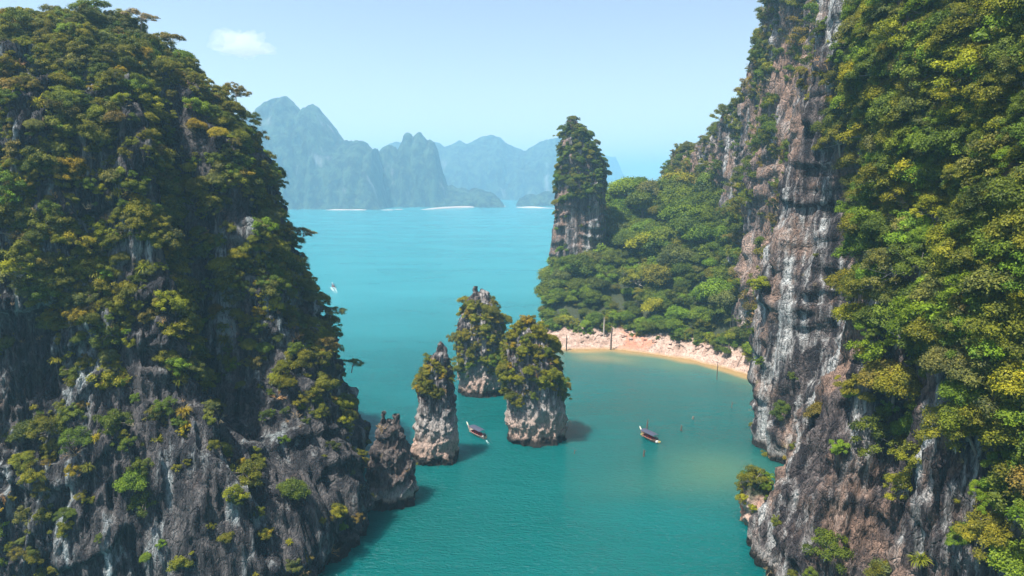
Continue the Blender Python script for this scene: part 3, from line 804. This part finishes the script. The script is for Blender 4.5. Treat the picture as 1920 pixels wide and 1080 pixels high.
KIND_NAME = {'round': 'broadleaf_tree', 'loose': 'broadleaf_tree', 'umbrella': 'broadleaf_tree', 'shrub': 'shrub', 'tuft': 'rosette_plant', 'dead': 'dead_shrub', 'palm': 'palm_tree'}
CAT = {'broadleaf_tree': 'tree', 'shrub': 'shrub', 'rosette_plant': 'plant', 'dead_shrub': 'dead shrub', 'palm_tree': 'palm tree'}
P = np.array([c['pos'] for c in CAND]); u, v, f = project(P)
for i, c in enumerate(CAND):
    c['u'], c['v'], c['f'] = u[i], v[i], f[i]
    inside = (-10 < u[i] < 1930) and (-10 < v[i] < 1090)
    n = Vector(c['n']); view = (Vector((0,0,CAM_H)) - Vector(c['pos'])).normalized()
    c['score'] = (c['s']*FOC/f[i])*(1.0 if n.dot(view) > -.1 else .4)*(1 if inside else .01) + (1e4 if c.get('hero') else 0)
limit = {'broadleaf_tree': 290, 'shrub': 290, 'rosette_plant': 150, 'dead_shrub': 120, 'palm_tree': 20}
for kn, lim in limit.items():
    g = sorted([c for c in CAND if KIND_NAME[c['kind']] == kn], key=lambda c: -c['score'])
    for c in g[:lim]: c['ind'] = c['score'] > 3

ZONE = {'left': 'left cliff', 'right': 'near right cliff', 'ridge': 'right rear ridge', 'pillar': 'tall rock pillar', 'hill': 'hill above the beach',
        'ia': 'leftmost pointed islet', 'ib': 'middle islet', 'ic': 'broad right islet', 'spur': 'jagged spur', 'out': 'low outcrop at right'}
SHAPE = {'round': 'dense round tree', 'loose': 'loose open tree', 'umbrella': 'flat-crowned tree', 'shrub': 'leafy shrub', 'tuft': 'strap-leaved rosette', 'dead': 'bare twiggy shrub', 'palm': 'palm'}
BAND = ['top', 'upper part', 'upper middle', 'middle', 'lower middle', 'lower part', 'foot']
def band_of(c):
    lo, hi = zr[c['zone']]; t = (hi - c['v'])/(hi-lo+1e-6); k = len(BAND) if c['zone'] in ('left','right','ridge','hill') else 3
    i = min(k-1, int((1-t)*k)); return BAND[i] if k > 3 else ['top', 'middle', 'foot'][i]
ind = [c for c in CAND if c.get('ind')]
zr = {z: (min(c['v'] for c in ind if c['zone'] == z), max(c['v'] for c in ind if c['zone'] == z)) for z in set(c['zone'] for c in ind)}
bylab = {}
for c in ind:
    if c.get('hero'): c['label'] = c['hero']; continue
    l = f"{c['tint']} {SHAPE[c['kind']]}, {band_of(c)} of the {ZONE[c['zone']]}"
    bylab.setdefault(l, []).append(c)
ORD = ['leftmost', 'second', 'third', 'fourth', 'fifth', 'sixth', 'seventh', 'eighth', 'ninth', 'tenth', 'eleventh', 'twelfth', 'thirteenth', 'fourteenth', 'fifteenth', 'sixteenth', 'seventeenth', 'eighteenth', 'nineteenth', 'twentieth'] + [f'{i}th' for i in range(21, 80)]
for l, g in bylab.items():
    g.sort(key=lambda c: c['u'])
    for i, c in enumerate(g):
        c['label'] = l if len(g) == 1 else (f'leftmost {l}' if i == 0 else f'rightmost {l}' if i == len(g)-1 else f'{ORD[i]} from left, {l}')
def tint_of(c):
    m_ = (.14, .15, .016) if c['tint'] not in ('dry pinkish', 'bare grey') else TINT[c['tint']]
    b = [.72*u_ + .28*v_ for u_, v_ in zip(TINT[c['tint']], m_)]; j = c['jit']; k = 1 + j[0]
    return (b[0]*k*(1+j[1]*.5), b[1]*k, b[2]*k*(1+j[2]), 1.0)
for c in ind:
    pr = PROTO[c['kind']][c['q'] % len(PROTO[c['kind']])]
    kn = KIND_NAME[c['kind']]; loc, q = place(c)
    if 'crown' in c:
        v_ = Vector(c['crown']) - Vector(c['pos']); loc = Vector(c['pos']) + (v_.normalized()*min(v_.length, (1.6 if c['zone'] == 'hill' else .8)*c['s']) if v_.length > 0 else v_) + Vector((0, 0, .25*c['s']))
    root = thing(kn, c['label'], CAT[kn], group={'left': 'plants on the left cliff', 'right': 'plants on the near right cliff', 'ridge': 'plants on the ridge behind', 'pillar': 'plants on the rock pillar', 'hill': 'trees on the wooded hill'}.get(c['zone'], 'plants on the rock islets'))
    root.rotation_mode = 'QUATERNION'; root.rotation_quaternion = q; root.location = loc; root.scale = (c['s'],)*3
    cn = {'tuft': 'fronds', 'palm': 'fronds', 'dead': 'branches'}.get(c['kind'], 'crown')
    cr = bpy.data.objects.new(cn, pr[1]); cr.parent = root; cr.color = tint_of(c); col.objects.link(cr)
    if pr[0] is not None:
        tr = bpy.data.objects.new('trunk', pr[0]); tr.parent = root; col.objects.link(tr)

# the rest: undergrowth, instanced by geometry nodes (uncountable mass)
FL = [('shrub', i) for i in range(5)] + [('round', i) for i in range(5)] + [('loose', i) for i in range(4)] + [('umbrella', i) for i in range(3)] + [('tuft', i) for i in range(3)] + [('dead', i) for i in range(4)] + [('palm', 0)]
FIX = {k: i for i, k in enumerate(FL)}
proto_obs = [bpy.data.objects.new('prototype', PROTO[k][i][1]) for k, i in FL]
ng = bpy.data.node_groups.new('undergrowth', 'GeometryNodeTree')
ng.interface.new_socket('Geometry', in_out='INPUT', socket_type='NodeSocketGeometry'); ng.interface.new_socket('Geometry', in_out='OUTPUT', socket_type='NodeSocketGeometry')
gi = ng.nodes.new('NodeGroupInput'); go = ng.nodes.new('NodeGroupOutput'); lk = ng.links.new
jn = ng.nodes.new('GeometryNodeJoinGeometry')
for po in reversed(proto_obs):
    oi = ng.nodes.new('GeometryNodeObjectInfo'); oi.inputs['Object'].default_value = po; oi.inputs['As Instance'].default_value = False
    gi2 = ng.nodes.new('GeometryNodeGeometryToInstance'); lk(oi.outputs['Geometry'], gi2.inputs[0]); lk(gi2.outputs[0], jn.inputs[0])
iop = ng.nodes.new('GeometryNodeInstanceOnPoints'); lk(gi.outputs[0], iop.inputs['Points']); lk(jn.outputs[0], iop.inputs['Instance'])
iop.inputs['Pick Instance'].default_value = True
def na(nm, ty):
    q = ng.nodes.new('GeometryNodeInputNamedAttribute'); q.data_type = ty; q.inputs['Name'].default_value = nm; return q.outputs['Attribute']
lk(na('idx', 'INT'), iop.inputs['Instance Index']); lk(na('scl', 'FLOAT'), iop.inputs['Scale'])
e2r = ng.nodes.new('FunctionNodeEulerToRotation'); lk(na('rot', 'FLOAT_VECTOR'), e2r.inputs[0]); lk(e2r.outputs[0], iop.inputs['Rotation'])
lk(iop.outputs[0], go.inputs[0])
rest = {}
for c in CAND:
    if not c.get('ind'): rest.setdefault(c['zone'], []).append(c)
for z, L in rest.items():
    me = bpy.data.meshes.new('undergrowth'); V = []; rot = []; scl = []; ix = []; tn = []
    for c in L:
        p, q = place(c); V.append(tuple(p)); rot.append(tuple(q.to_euler())); scl.append(c['s']); tn.append(tint_of(c))
        ix.append(FIX[(c['kind'], int(c['q'] % len(PROTO[c['kind']])))])
    me.vertices.add(len(V)); me.vertices.foreach_set('co', np.array(V, np.float32).ravel())
    a = me.attributes.new('rot', 'FLOAT_VECTOR', 'POINT'); a.data.foreach_set('vector', np.array(rot, np.float32).ravel())
    a = me.attributes.new('scl', 'FLOAT', 'POINT'); a.data.foreach_set('value', np.array(scl, np.float32))
    a = me.attributes.new('idx', 'INT', 'POINT'); a.data.foreach_set('value', np.array(ix, np.int32))
    a = me.attributes.new('tint', 'FLOAT_COLOR', 'POINT'); a.data.foreach_set('color', np.array(tn, np.float32).ravel())
    me.materials.append(M['leaf'])
    o = obj('undergrowth', me, kind='stuff', label=f'mixed green undergrowth covering the {ZONE[z]}')
    md = o.modifiers.new('undergrowth', 'NODES'); md.node_group = ng
print('plants', len(CAND), 'individual', len(ind))

# ------------------------------------------------------------------ boats
M['hull_pale'] = plain('weathered_pale_wood', (.26,.22,.19), .6); M['hull_dark'] = plain('dark_wood', (.10,.06,.055), .6)
M['deck'] = plain('deck_wood', (.24,.16,.11), .7); M['canvas'] = plain('dark_canvas', (.035,.04,.07), .8)
M['red'] = plain('red_vinyl', (.45,.03,.035), .6); M['metal'] = plain('engine_metal', (.05,.05,.055), .4, .6); M['white'] = plain('white_paint', (.8,.8,.78), .5, var=.05)
M['yellow'] = plain('yellow_cloth', (.6,.5,.15), .7); M['foam'] = plain('foam', (.32,.42,.42), .9, var=.1)

def hull_mesh(L, B, inner, mat, n=22):
    V = []; Fc = []
    for i in range(n+1):
        t = i/n; x = (t-.45)*L                             # bow at +x
        bw = B/2*max(.02, (math.sin(math.pi*min(1, t*.93+.10))**.65)) * (1 if t < .62 else max(.03, 1-((t-.62)/.38)**1.7))
        top = .55 + 1.1*max(0, (t-.55)/.45)**2.3 + .25*max(0, (.2-t)/.2)**2
        bot = -.25 + 1.6*max(0, (t-.72)/.28)**2.2
        if inner: bw *= .88; bot = max(bot+.15, .12) if t < .8 else top-.12; tp = top-.03
        else: tp = top
        for (a, z) in ((-1, tp), (-.86, (tp+bot)/2), (-.35, bot), (.35, bot), (.86, (tp+bot)/2), (1, tp)): V.append((x, a*bw, z))
    for i in range(n):
        for j in range(5): Fc.append((6*i+j, 6*i+j+1, 6*i+7+j, 6*i+6+j))
    Fc.append((0,1,2,3)); Fc.append((0,3,4,5)); e = 6*n; Fc.append((e+3,e+2,e+1,e)); Fc.append((e+5,e+4,e+3,e))
    me = bpy.data.meshes.new('hull'); me.from_pydata(V, [], Fc); me.materials.append(mat); return me

def boat(bow, stern, label, hull_m, canopy=(-2.2, 2.0), side=1):
    b = Vector(bow); s = Vector(stern); d = b - s; L = d.length
    root = thing('longtail_boat', label, 'boat', tuple(s.lerp(b, .45)), group='longtail boats on the lake')
    root.rotation_euler = (0, 0, math.atan2(d.y, d.x)); root.location.z = .02
    obj('hull', hull_mesh(L, 1.75, False, hull_m), root); 
    gm = MB()
    for sg in (-1, 1):
        pts = []
        for i in range(23):
            t = i/22; x = (t-.45)*L; bw = .875*max(.02, (math.sin(math.pi*min(1, t*.93+.10))**.65)) * (1 if t < .62 else max(.03, 1-((t-.62)/.38)**1.7))
            pts.append((x, sg*bw, .57 + 1.1*max(0, (t-.55)/.45)**2.3 + .25*max(0, (.2-t)/.2)**2))
        gm.tube(pts, .06, 5)
    rail = M['hull_pale'] if hull_m is not M['hull_dark'] else M['deck']
    obj('gunwale', gm.mesh('gunwale', rail), root)
    obj('deck', MB().box((.25, 0, .22), (L*.62, 1.15, .06)).mesh('deck', M['deck']), root)
    fd = MB().box((L*.30, 0, .62), (L*.16, .8, .05)); obj('foredeck', fd.mesh('foredeck', rail), root)
    a, c2 = canopy
    cm = MB(); k = 9; n0 = 0
    for xx in (a-.25, c2+.25):
        for j in range(k):
            t = -1 + 2*j/(k-1); cm.v.append((xx, t*.95, 1.95 - .22*t*t)); 
    for j in range(k-1): cm.f.append((j, j+1, k+j+1, k+j))
    for xx in (a-.25, c2+.25):
        for j in range(k):
            t = -1 + 2*j/(k-1); cm.v.append((xx, t*.95, 1.90 - .22*t*t))
    for j in range(k-1): cm.f.append((2*k+j+1, 2*k+j, 3*k+j, 3*k+j+1))
    obj('canopy', cm.mesh('canopy', M['canvas']), root)
    for xx in (a, (a+c2)/2, c2):
        for sg in (-1, 1): obj('canopy_post', MB().tube([(xx, sg*.8, .45), (xx, sg*.86, 1.76)], .03, 6).mesh('canopy_post', M['metal']), root)
    for xx in np.linspace(a+.2, c2-.3, 5):
        st = obj('seat', MB().box((xx, 0, .5), (.35, 1.25, .07)).mesh('seat', M['red']), root)
        obj('backrest', MB().box((xx-.2, 0, .72), (.06, 1.2, .4)).mesh('backrest', M['red']), st)
    en = obj('engine', MB().box((-L*.40, 0, 1.05), (.75, .5, .5)).box((-L*.40+.1, 0, 1.35), (.4, .35, .15)).tube([(-L*.40, 0, .35), (-L*.40, 0, .9)], .09, 6).mesh('engine', M['metal']), root)
    obj('propeller_shaft', MB().tube([(-L*.43, 0, .95), (-L*.45-3.2, 0, -.05)], .035, 6).mesh('propeller_shaft', M['metal']), en)
    obj('tiller', MB().tube([(-L*.38, 0, 1.15), (-L*.38+1.3, .15, 1.2)], .025, 5).mesh('tiller', M['metal']), en)
    obj('cooler_box', MB().box((a-.75, .1, .45), (.5, .6, .4)).mesh('cooler_box', M['white']), root)
    obj('cargo', MB().box((a-1.2, -.25, .42), (.45, .4, .3), .3).box((c2+.6, .1, .45), (.5, .5, .35), .5).mesh('cargo', M['yellow']), root)
    tb = L*.55
    obj('bow_post', MB().tube([(tb-.35, 0, 1.45), (tb, 0, 1.8), (tb+.2, 0, 2.1)], [.14, .10, .05], 6).mesh('bow_post', M['white']), root)
    obj('bow_garland', MB().tube([(tb-.14, 0, 1.66), (tb-.04, 0, 1.76)], .17, 8).mesh('bow_garland', M['yellow']), root)
    return root
boat(ground(876,806), ground(910,824), 'pale longtail boat with dark canopy passing between two rock islets', M['hull_pale'])
boat(ground(1200,815), ground(1232,831), 'dark longtail boat moored beside wooden stakes in the cove', M['hull_dark'])
boat(ground(623,536), ground(627,541), 'tiny distant boat throwing up white spray on the open lake', M['white'])
def wake(a, b, w0, w1, label, seed):
    a = Vector(a); b = Vector(b); d = b-a; n = d.cross(Vector((0,0,1))).normalized(); V = []; Fc = []
    K = 40; r = random.Random(seed)
    for i in range(K):
        for sg in (-1, 1):
            t = i/K; q = a + d*(t + r.uniform(-.02,.02)) + n*sg*(w0+(w1-w0)*t)*r.uniform(.5, 1); s = (1-t)*r.uniform(.06,.28)*(1 if w0 < 1 else 2)*max(.4, w0*1.2)
            k = len(V)
            for j in range(5): an = j*1.2566; V.append((q.x+s*math.cos(an)*1.3, q.y+s*math.sin(an), .035+.02*r.random()))
            V.append((q.x, q.y, .05+s*.25))
            for j in range(5): Fc.append((k+j, k+(j+1)%5, k+5))
    me = bpy.data.meshes.new('wake'); me.from_pydata(V, [], Fc); me.materials.append(M['foam'])
    obj('wake', me, kind='stuff', label=label)
wake(ground(912,826), ground(918,835), .08, .25, 'short white wake behind the pale boat', 1)
wake(ground(624,539), ground(632,552), 1.3, .6, 'white wake trailing the distant boat', 2)

# ------------------------------------------------------------------ dead stakes and snags in the water
def stake(px, py, top, lab, r=.17, lean=(0,0), mat='driftwood', z0=None, fork=False):
    g = ground(px, py) if z0 is None else z0
    h = (at(px, top, g[1])[2] - g[2])
    root = thing('dead_tree', lab, 'dead tree', g, group='dead trees standing in the lake')
    l = Vector((lean[0], lean[1], 1))
    m = MB().tube([(0,0,-2), (l.x*h*.4, l.y*h*.4, h*.4), (l.x*h*.75+.05, l.y*h*.75, h*.75), (l.x*h, l.y*h, h)], [r*1.2, r, r*.8, r*.35], 7)
    obj('trunk', m.mesh('trunk', M[mat]), root)
    b = MB().tube([(l.x*h*.6, l.y*h*.6, h*.6), (l.x*h*.6+.5, .1, h*.82)], [r*.5, r*.15], 5)
    if fork: b.tube([(l.x*h*.85, 0, h*.85), (l.x*h+.45, .1, h*1.12)], [r*.4, r*.15], 5)
    obj('branch', b.mesh('branch', M[mat]), root)
stake(1213,808,787,'tall forked dead trunk just behind the moored dark boat', .2, fork=True)
stake(1277,808,796,'short dead trunk in the water right of the moored boat', .2)
stake(1299,786,780,'small reddish stump poking out beyond the moored boat', .25, mat='bark')
stake(1207,856,843,'dead trunk in the water in front of the moored boat', .2)
stake(1077,851,843,'thin stub right of the broad islet', .12)
stake(1372,765,753,'thin dead trunk near the right cliff', .14)
stake(1145,656,612,'tall dead trunk standing at the water edge of the beach', .3, (.03, 0))
stake(1062,657,628,'dark dead trunk at the left end of the beach', .25)
stake(1132,632,594,'pale dead trunk standing high on the beach below the trees', .28, (0, 0), 'bark_pale', (at(1132,632,256)[0], 256, float(hill_z(np.array(at(1132,632,256)[0]), np.array(256.)))))
stake(1344,712,678,'thin speckled pole standing off the right end of the beach', .13)
stake(1365,686,645,'dark stump-like trunk against the rocks at the right end of the beach', .45)

# ------------------------------------------------------------------ boulders and driftwood on the beach
def boulder(x, y, s, sd, lab, mat):
    r = np.random.default_rng(sd); nu, nv = 12, 8
    th = np.linspace(0, 2*math.pi, nu, endpoint=False); ph = np.linspace(-1.5, 1.5, nv); T, Q = np.meshgrid(th, ph)
    d = np.stack([np.cos(Q)*np.cos(T), np.cos(Q)*np.sin(T), np.sin(Q)], -1)
    k = 1 + .45*perlin(d[..., 0]*1.5+sd, d[..., 1]*1.5, d[..., 2]*1.5) + .2*perlin(d[..., 0]*4+sd, d[..., 1]*4, d[..., 2]*4)
    V = d*k[..., None]*np.array([1.2, .9, .7])*s
    idx = np.arange(nu*nv).reshape(nv, nu); nx = np.roll(idx, -1, 1)
    me = mesh_np('boulder', V.reshape(-1, 3), np.stack([idx[:-1], nx[:-1], nx[1:], idx[1:]], -1).reshape(-1, 4), mat)
    o = obj('boulder', me, label=lab, category='boulder', group='boulders on the beach'); o.location = (x, y, float(hill_z(np.array(x), np.array(y)))+s*.2)
r_ = random.Random(5)
BO = [(1238,612,.9,'rock_islet','dark boulder at the top of the beach beside a pale one'), (1252,610,.9,'shore','pale boulder at the top of the beach beside a dark one'), (1212,622,.8,'rock_islet','dark boulder in the red soil of the beach')]
for i in range(26):
    px = 1075 + i*13.5; BO.append((px, 625 + (i % 3)*8 + max(0, px-1230)*.20, r_.uniform(.4, .9), 'shore' if i % 4 else 'rock_islet', f'{"pale" if i % 4 else "dark"} beach rock, {ORD[i]} from the left in the scatter above the waterline'))
for i, (px, py, s_, m_, lab) in enumerate(BO):
    gx1, gy1, _ = ground(px, 652 if px < 1240 else 652 + (px-1240)*.28); k = (660 + max(0, px-1240)*.28 - py)/60
    boulder(gx1, float(shore_y(gx1)) + 2 + k*11, s_, i*7+3, lab, M[m_])
for i in range(12):
    px = 1090 + i*26; gx1, gy1, _ = ground(px, 655 + max(0, px-1240)*.25); yy = float(shore_y(gx1)) + r_.uniform(3, 9); a_ = r_.uniform(-.9, .9); L_ = r_.uniform(1.5, 4)
    z_ = lambda X_, Y_: float(hill_z(np.array(X_), np.array(Y_))) + .12
    e = (gx1 + L_*math.cos(a_), yy + L_*math.sin(a_)); mid = (gx1 + L_*.5*math.cos(a_), yy + L_*.5*math.sin(a_))
    me = MB().tube([(gx1, yy, z_(gx1, yy)), (*mid, max(z_(*mid), (z_(gx1, yy)+z_(*e))/2)), (*e, z_(*e))], [.16, .14, .05], 6).mesh('driftwood', M['driftwood'])
    obj('driftwood', me, label=f'dark driftwood log on the pale beach, {ORD[i]} from the left', category='driftwood', group='driftwood logs on the beach')

# ------------------------------------------------------------------ cloud
def cloud(px, py, D, wd, hg, label, dens, seed):
    c = at(px, py, D); nu, nv = 96, 48; V = []
    th = np.linspace(0, 2*math.pi, nu, endpoint=False); ph = np.linspace(-math.pi/2+.02, math.pi/2-.02, nv)
    T, Pp = np.meshgrid(th, ph); d = np.stack([np.cos(Pp)*np.cos(T), np.cos(Pp)*np.sin(T), np.sin(Pp)], -1)
    k = 1 + .15*np.sin(T*1+seed) + .85*fbm(d[...,0]*1.6+seed, d[...,1]*1.6, d[...,2]*1.6, 4)
    V = d*k[..., None]*np.array([wd/2, wd/3, hg/2]); V[..., 2] = np.where(V[..., 2] < 0, V[..., 2]*.45, V[..., 2])
    idx = np.arange(nu*nv).reshape(nv, nu); nx = np.roll(idx, -1, 1)
    Fq = np.stack([idx[:-1], nx[:-1], nx[1:], idx[1:]], -1).reshape(-1, 4)
    t = NT('cloud_vapour'); t.t.nodes.remove(t.b)
    pv = t.n('VolumePrincipled'); pv.inputs['Color'].default_value = (1,1,1,1); pv.inputs['Density'].default_value = dens; pv.inputs['Anisotropy'].default_value = .2
    t.t.links.new(pv.outputs[0], t.out.inputs[1])
    o = obj('cloud', mesh_np('cloud', (V+np.array(c)).reshape(-1, 3), Fq, t.m, True), kind='stuff', label=label)
cloud(455, 92, 11000, 860, 520, 'small soft white cloud above the far mountains', .0022, 3.)

# ------------------------------------------------------------------ haze
hz = MB().box((0, 4250, 146), (17900, 9500, 308)).mesh('haze', M['foam']); hz.materials.clear()
t = NT('haze_air'); t.t.nodes.remove(t.b)
pv = t.n('VolumePrincipled'); pv.inputs['Color'].default_value = (.42,.76,1,1); pv.inputs['Density'].default_value = .00036; pv.inputs['Anisotropy'].default_value = .3
t.t.links.new(pv.outputs[0], t.out.inputs[1]); hz.materials.append(t.m)
obj('haze', hz, kind='stuff', label='pale blue haze over the lake')
